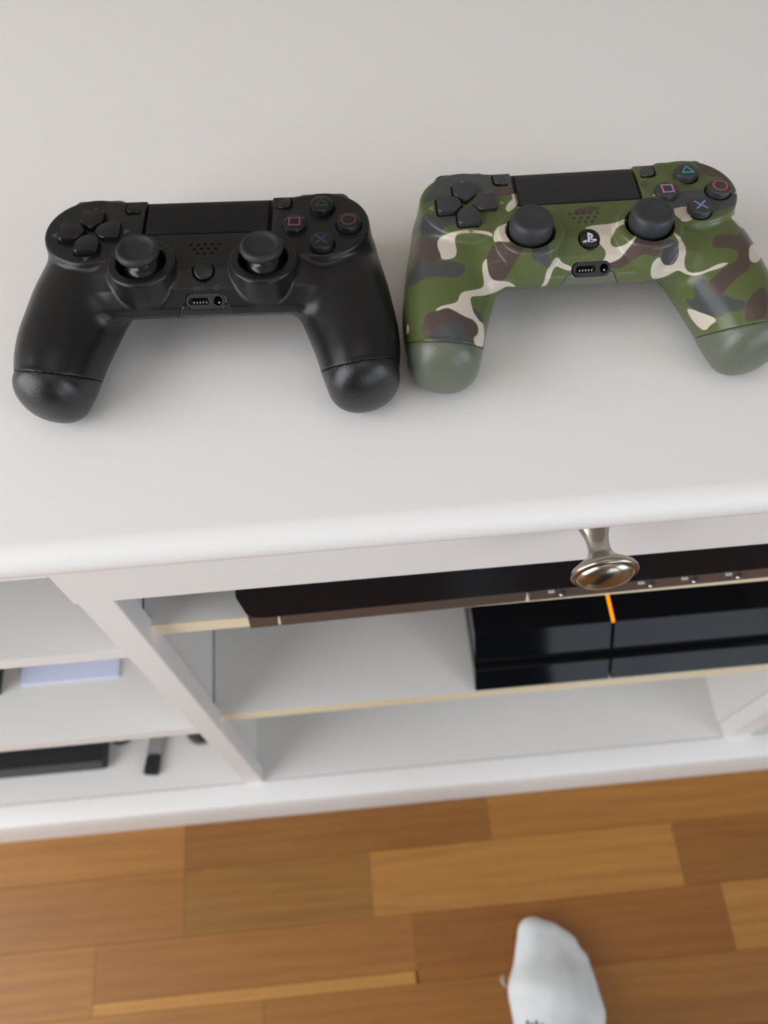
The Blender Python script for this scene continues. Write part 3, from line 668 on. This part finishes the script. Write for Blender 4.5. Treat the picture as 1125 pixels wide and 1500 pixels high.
socket_cache = {}
def controller(kind, label, loc, R):
    K = KIT[kind]
    root = thing('game_controller', label, 'controller')
    mw = Matrix.Identity(4)
    low = float((np.concatenate([FV, RV]) @ np.array(R[2])).min()) * 0.001       # lowest point of the shell rests on the top
    loc = (loc[0], loc[1], H + 0.0001 - low)
    for i in range(3):
        for j in range(3): mw[i][j] = R[i][j]
        mw[i][3] = loc[i]
    root.matrix_world = mw @ Matrix.Translation((0, 0, -ZC * 0.001))
    fs = np_part('front_shell', FV, FQ, K['front'], root)
    if kind == 'camo':
        camo_fields(fs.data, FV); fs['label'] = 'glossy camouflage printed shell'
    np_part('rear_shell', RV, RQ, K['rear'], root)
    # touchpad: flat plate that rolls over the far edge
    bm = profile_x(bmesh.new(), [(-1.3, -2.2), (-1.3, 0.15), (-0.9, 0.55), (6, 0.75), (14, 0.7), (17.5, 0.3), (19.8, -0.9), (21.3, -2.8), (21.6, -7), (17, -7), (17, -2.2)], -26.3, 26.3)
    bmesh.ops.bevel(bm, geom=[e for e in bm.edges if all(abs(abs(v.co.x) - 26.3) < 1e-4 for v in e.verts) and max(v.co.z for v in e.verts) > -1], offset=0.35, segments=2, affect='EDGES')
    cpart('touchpad', bm, K['pad'], root, angle=30)
    # direction buttons, with a printed arrow outside each
    btn = roundpoly([(0, 1.7), (4.9, 5.2), (5.1, 12.9), (-5.1, 12.9), (-4.9, 5.2)], 1.6)
    rec = roundpoly([(0, 0.9), (5.5, 5.0), (5.75, 13.6), (-5.75, 13.6), (-5.5, 5.0)], 1.8)
    arrow = [(0, 17.0), (-1.7, 14.4), (1.7, 14.4)]
    for k in range(4):
        mt = Matrix.Translation((-49.8, 0, 0)) @ Matrix.Rotation(k * math.pi / 2, 4, 'Z')
        b = prism(bmesh.new(), btn, -1, 2.5, bev=0.8, seg=3)
        for v in b.verts:
            if v.co.z > 1.6: v.co.z -= 0.12 * max(0, 8 - v.co.y) * 0.5
        b.transform(mt); db = cpart('direction_button', b, K['btn'], root)
        b = prism(bmesh.new(), rec, -0.1, 0.06); b.transform(Matrix.Translation((0, 0, PADZ)) @ mt); cpart('button_recess', b, M['void'], db)
        b = prism(bmesh.new(), arrow, -0.25, 0.12); b.transform(Matrix.Translation((0, 0, max(PADZ, face_z(*(mt @ Vector((0, 15.4, 0))).xy)))) @ mt); cpart('direction_mark', b, K['mark'], root)
    # face buttons with a coloured symbol
    tri = [(2.9 * math.sin(a), 2.9 * math.cos(a) - 0.35) for a in (0, 2 * math.pi / 3, 4 * math.pi / 3)][::-1]
    sq = [(-2.3, -2.3), (2.3, -2.3), (2.3, 2.3), (-2.3, 2.3)]
    for k, (dx, dy) in enumerate(((0, 11.6), (11.6, 0), (0, -11.6), (-11.6, 0))):
        b = lathe(bmesh.new(), [(5.25, -1), (5.25, 2.1), (5.0, 2.75), (4.3, 3.2), (3, 3.33), (0, 3.36)], 36)
        b.transform(Matrix.Translation((49.6 + dx, dy, 0))); fb = cpart('face_button', b, K['btn'], root)
        b = prism(bmesh.new(), circle(0, 0, 5.9), -0.1, 0.06); b.transform(Matrix.Translation((49.6 + dx, dy, PADZ))); cpart('button_recess', b, M['void'], fb)
        z0, z1 = 3.2, 3.42
        if k == 0: b = loop_bm(scale_poly(tri, 1.16), scale_poly(tri, 0.80), z0, z1)
        elif k == 1: b = loop_bm(circle(0, 0, 3.35), circle(0, 0, 2.65), z0, z1)
        elif k == 2:
            b = bmesh.new(); box(b, -3.4, 3.4, -0.34, 0.34, z0, z1); box(b, -3.4, 3.4, -0.34, 0.34, z0, z1 + 0.01)
            b.verts.ensure_lookup_table()
            for i, v in enumerate(b.verts):
                a = math.pi / 4 if i < 8 else -math.pi / 4
                v.co = Vector((v.co.x * math.cos(a) - v.co.y * math.sin(a), v.co.x * math.sin(a) + v.co.y * math.cos(a), v.co.z))
        else: b = loop_bm(scale_poly(sq, 1.14), scale_poly(sq, 0.84), z0, z1)
        b.transform(Matrix.Translation((49.6 + dx, dy, 0))); cpart('symbol', b, K['sym'][k], fb, smooth=False)
    # share and options buttons
    for s in (-1, 1):
        P = roundpoly([(-2.9, -3.6), (2.9, -3.6), (2.9, 3.8), (-2.9, 3.8)], 2.2)
        mt = on_face(33.1 * s, 15.3)
        b = prism(bmesh.new(), P, -1, 0.55, bev=0.3); b.transform(mt); ob = cpart('option_button', b, K['opt'], root)
        b = prism(bmesh.new(), [(x * 1.22, y * 1.16) for x, y in P], -0.5, 0.07); b.transform(mt); cpart('button_recess', b, M['void'], ob)
    # analogue sticks
    for s in (-1, 1):
        if kind == 'black': prof = [(0, 8.3), (4.5, 8.4), (6.1, 8.7), (6.7, 9.5), (7.3, 9.85), (8.1, 9.6), (8.8, 8.8), (9.05, 7.7), (8.7, 6.6), (7.2, 5.8), (0, 5.6)]
        else: prof = [(0, 9.6), (4.0, 9.65), (4.3, 9.8), (7.2, 9.85), (8.0, 9.55), (8.6, 8.9), (8.9, 7.6), (9.1, 6.0), (9.1, 3.6), (8.9, 2.2), (8.3, 1.2), (0, 1.5)]
        mt = Matrix.Translation((25.4 * s, -20.6, 0))
        b = lathe(bmesh.new(), prof, 48); b.transform(mt); st = cpart('analog_stick', b, K['cap'], root, angle=60)
        b = lathe(bmesh.new(), [(0, 6.3), (4.2, 6.3), (4.0, 4), (4.3, 2.4), (5.8, 1.6), (7.6, -0.4), (8.6, -2.6), (9.0, -5)], 40); b.transform(mt)
        cpart('stem', b, K['stem'], st, angle=60)
    # home button
    mt = on_face(0, -22.8, 0)
    b = lathe(bmesh.new(), [(4.1, -2.5), (4.1, 0.0), (3.8, 0.22), (2, 0.32), (0, 0.35)], 36); b.transform(mt); hb = cpart('home_button', b, K['home'], root)
    if kind == 'camo':
        # upright stroke with a bowl, standing on a flat swash
        up = [(-0.75, -2.1), (0.05, -1.85), (0.05, 1.35), (0.55, 1.1), (0.6, 0.35), (0.15, 0.1), (0.15, -0.35), (1.0, -0.25), (1.55, 0.45), (1.35, 1.45), (0.5, 2.0), (-0.75, 2.35)]
        swl = [(-1.0, -0.9), (-2.9, -1.35), (-3.0, -1.85), (-2.2, -2.05), (-1.0, -1.65), (-1.0, -1.35), (-2.0, -1.6), (-2.1, -1.45), (-1.0, -1.25)]
        swr = [(0.3, -0.65), (1.8, -0.55), (2.95, -0.95), (3.0, -1.4), (0.3, -2.15), (0.3, -1.8), (2.0, -1.25), (1.9, -1.05), (0.3, -1.05)]
        b = bmesh.new()
        for P in (up, swl, swr): prism(b, P, 0.2, 0.42)
        b.transform(mt); cpart('emblem', b, M['white_emblem'], hb, smooth=False)
    # speaker holes
    b = bmesh.new()
    for y, xs in ((-8.7, (-6, -3, 0, 3, 6)), (-11.2, (-4.5, -1.5, 1.5, 4.5)), (-13.7, (-3, 0, 3))):
        for x in xs:
            c = lathe(bmesh.new(), [(0.72, -0.6), (0.72, 0.04), (0, 0.05)], 12); c.transform(on_face(x, y)); me = bpy.data.meshes.new('tmp'); c.to_mesh(me); c.free(); b.from_mesh(me); bpy.data.meshes.remove(me)
    cpart('speaker_holes', b, M['void'] if kind == 'black' else mat('dark_brown_holes', (52, 48, 40), 0.7), root)['kind'] = 'stuff'
    # extension port and headphone jack in one capsule-shaped block
    if not socket_cache:
        s = 0.22; a, u, w = np.meshgrid(np.arange(-9, 9.01, s), np.arange(-4, 4.01, s), np.arange(-3.4, 1.2, s), indexing='ij')
        d = np.maximum(np.hypot(np.maximum(np.abs(a) - 4.9, 0), u) - 3.2, np.abs(w + 1.47) - 1.6)
        d = np.maximum(d, -np.maximum(np.hypot(np.maximum(np.abs(a + 2.6) - 3.1, 0), u) - 1.35, -2.3 - w))
        d = np.maximum(d, -np.maximum(np.hypot(a - 5.3, u) - 1.9, -2.6 - w))
        v, q = surface_nets(d, (-9, -4, -3.4), s); socket_cache['v'] = v; socket_cache['q'] = q
    v = socket_cache['v']
    vv = PO[None, :] + v[:, :1] * np.array([1, 0, 0]) + v[:, 1:2] * PB[None, :] + v[:, 2:3] * PN[None, :]
    sk = np_part('socket_block', vv, socket_cache['q'], K['block'], root)
    mp = Matrix(((1, 0, 0, PO[0]), (0, PB[1], PN[1], PO[1]), (0, PB[2], PN[2], PO[2]), (0, 0, 0, 1)))
    b = bmesh.new(); box(b, -5.8, 0.6, -1.25, 1.25, -2.25, -2.1); c2 = circle(5.3, 0, 1.85)
    prism(b, c2, -2.5, -2.3); b.transform(mp); cpart('socket_floor', b, M['void'], sk, smooth=False)
    for k in range(5):
        b = box(bmesh.new(), -5.2 + k * 1.3, -4.75 + k * 1.3, -0.9, -0.1, -2.2, -0.9); b.transform(mp); cpart('contact_or_glint', b, M['pearl'], sk, smooth=False)
    b = lathe(bmesh.new(), [(0.55, -2.4), (0.55, -0.8), (0.3, -0.55), (0, -0.5)], 12); b.transform(Matrix.Translation((0, 0, 0)) @ mp @ Matrix.Translation((5.6, -0.8, 0))); cpart('contact_or_glint', b, M['pearl'], sk)  # bright stub inside the jack stands in for its highlight
    # small printed letters above the port, headset sign above the jack
    mt = on_face(-2.0, -30.3, 0.02)
    cpart('lettering', text_bm('EXT', 2.3, mt), K['letter'], root, smooth=False)
    if kind == 'black':
        b = loop_bm(circle(0, 0, 1.15, 16), circle(0, 0, 0.85, 16), 0, 0.04); b.transform(on_face(5.6, -30.0, 0.02)); cpart('headset_sign', b, K['letter'], root, smooth=False)
    # shoulder buttons and triggers on the far side
    for s in (-1, 1):
        for nm, c, hh, r in (('shoulder_button', (49.5 * s, 21.0, -7.0), (12.5, 5.2, 5.6), 4.4), ('trigger', (50 * s, 22.5, -26.0), (12, 8.5, 10.5), 7.5)):
            st = 0.9
            a, u, w = np.meshgrid(*[np.arange(c[i] - hh[i] - 2, c[i] + hh[i] + 2, st) for i in range(3)], indexing='ij')
            v, q = surface_nets(rbox(a, u, w, c, hh, r), (a[0, 0, 0], u[0, 0, 0], w[0, 0, 0]), st)
            np_part(nm, v, q, K['btn'] if kind == 'black' else KIT['black']['btn'], root)
    return root

BL = controller('black', 'plain black wireless game controller on the white tabletop', BLACK_LOC, BLACK_R)
CM = controller('camo', 'green camouflage game controller on the white tabletop', CAMO_LOC, CAMO_R)

# ---------------------------------------------------------------- the photographer's right foot and lower leg
M['sock'] = mat('white_knit_sock', (0.66, 0.68, 0.68), 0.95, spec=0.1, bump=0.6, bscale=650, var=0.10, vscale=45)
M['denim'] = mat('dark_denim', (0.035, 0.045, 0.075), 0.9, spec=0.1, bump=0.4, bscale=900, var=0.2, vscale=60)
M['knit_dark'] = mat('dark_knit', (0.03, 0.03, 0.035), 0.95, spec=0.1)
def rcone(x, y, z, a, b):
    a = np.asarray(a, float); b = np.asarray(b, float); ba = b[:3] - a[:3]
    t = np.clip(((x - a[0]) * ba[0] + (y - a[1]) * ba[1] + (z - a[2]) * ba[2]) / (ba @ ba), 0, 1)
    return np.sqrt((x - a[0] - t * ba[0])**2 + (y - a[1] - t * ba[1])**2 + (z - a[2] - t * ba[2])**2) - (a[3] + (b[3] - a[3]) * t)
def foot_field(x, y, z):
    d = rcone(x, y, z, (172, -157.5, 21, 19), (164, -212, 30, 29))
    d = smin(d, rcone(x, y, z, (191, -164, 19, 18), (186, -225, 34, 32)), 10)
    d = smin(d, rcone(x, y, z, (207, -175, 18, 17), (206, -232, 28, 28)), 10)
    d = smin(d, rcone(x, y, z, (219, -194, 17, 15), (213, -240, 26, 26)), 10)
    d = smin(d, rcone(x, y, z, (162, -222, 32, 30), (167, -310, 46, 38)), 14)
    d = smin(d, rcone(x, y, z, (183, -228, 36, 35), (184, -300, 58, 38)), 22)
    d = smin(d, rcone(x, y, z, (203, -250, 26, 30), (190, -375, 33, 33)), 16)
    d = smin(d, rcone(x, y, z, (184, -300, 56, 36), (187, -350, 88, 36)), 20)
    d = smin(d, rcone(x, y, z, (187, -350, 70, 36), (188, -352, 240, 41)), 22)
    d = d + 0.7 * np.sin(x * 0.16 + y * 0.05) * np.sin(y * 0.11 - x * 0.07) * np.clip((-185 - y) / 30, 0, 1)
    d = np.maximum(d, 0.6 - z)
    return np.maximum(d, z - 215)
st = 2.5
a, u, w = np.meshgrid(np.arange(110, 262, st), np.arange(-425, -125, st), np.arange(-4, 222, st), indexing='ij')
SV, SQ = surface_nets(foot_field(a, u, w), (110, -425, -4), st)
del a, u, w
pe = thing('person', 'person standing on the oak floor, white-socked right foot showing', 'person', (0.187, -0.352, 0))
for _ in (0,):
    so = link('sock', np_mesh('sock', (SV * 0.001 - np.array(pe.location)), SQ), M['sock'], pe)
    so['label'] = 'white knitted sock'
# trouser leg from the ankle to above the knee
bm = bmesh.new(); rings = []
for zz, r, dy, k in ((0.135, 0.060, 0, 3), (0.137, 0.063, 0, 3), (0.16, 0.064, 0.002, 4), (0.20, 0.062, 0.004, 5), (0.26, 0.064, 0.004, 4), (0.33, 0.068, 0.002, 3), (0.42, 0.068, 0.004, 3), (0.50, 0.070, 0.010, 4), (0.56, 0.076, 0.010, 4), (0.62, 0.080, 0.004, 3), (0.66, 0.078, 0.0, 3), (0.675, 0.04, 0, 3)):
    rings.append([bm.verts.new(((r + 0.0022 * math.sin(k * t_ + zz * 40)) * math.cos(t_) + 0.0, (r + 0.0022 * math.sin(k * t_ + zz * 40)) * math.sin(t_) + dy, zz)) for t_ in [2 * math.pi * i / 36 for i in range(36)]])
for A, Bq in zip(rings, rings[1:]):
    for i in range(36): bm.faces.new((A[i], A[(i + 1) % 36], Bq[(i + 1) % 36], Bq[i]))
bm.faces.new(rings[-1])
part('trouser_leg', bm, M['denim'], pe, smooth=True)
# knitted letters across the instep, only their tops reach into the picture
def foot_z(x, y):
    z = 120.0
    while z > 0 and float(foot_field(np.array([x]), np.array([y]), np.array([z]))[0]) > 0.1: z -= 0.3
    return z
bm = bmesh.new()
for x, y, wx, wy in ((143.5, -245, 1.2, 2.4), (147.5, -247, 1.3, 2.0), (152.5, -246, 1.3, 2.6), (158, -248, 1.3, 2.0), (164, -250, 1.3, 2), (170, -251, 1.3, 2)):
    z = foot_z(x, y)
    zx = (foot_z(x + 2, y) - foot_z(x - 2, y)) / 4
    g = bmesh.ops.create_cube(bm, size=1.0)['verts']
    for v in g:
        px_, py_ = v.co.x * wx * 2, v.co.y * wy * 2
        v.co = Vector(((x + px_) * 0.001, (y + py_) * 0.001, (z + px_ * zx + v.co.z * 1.0) * 0.001)) - pe.location
part('knitted_letter', bm, M['knit_dark'], so)
tf = bmesh.new(); tube(tf, [(-0.0585, 0.142, 0.031), (-0.0625, 0.147, 0.036), (-0.0645, 0.152, 0.043)], 0.0006, 6); tube(tf, [(-0.0585, 0.142, 0.031), (-0.061, 0.1495, 0.036), (-0.0615, 0.155, 0.041)], 0.0005, 6)
part('loose_thread', tf, M['sock'], so)
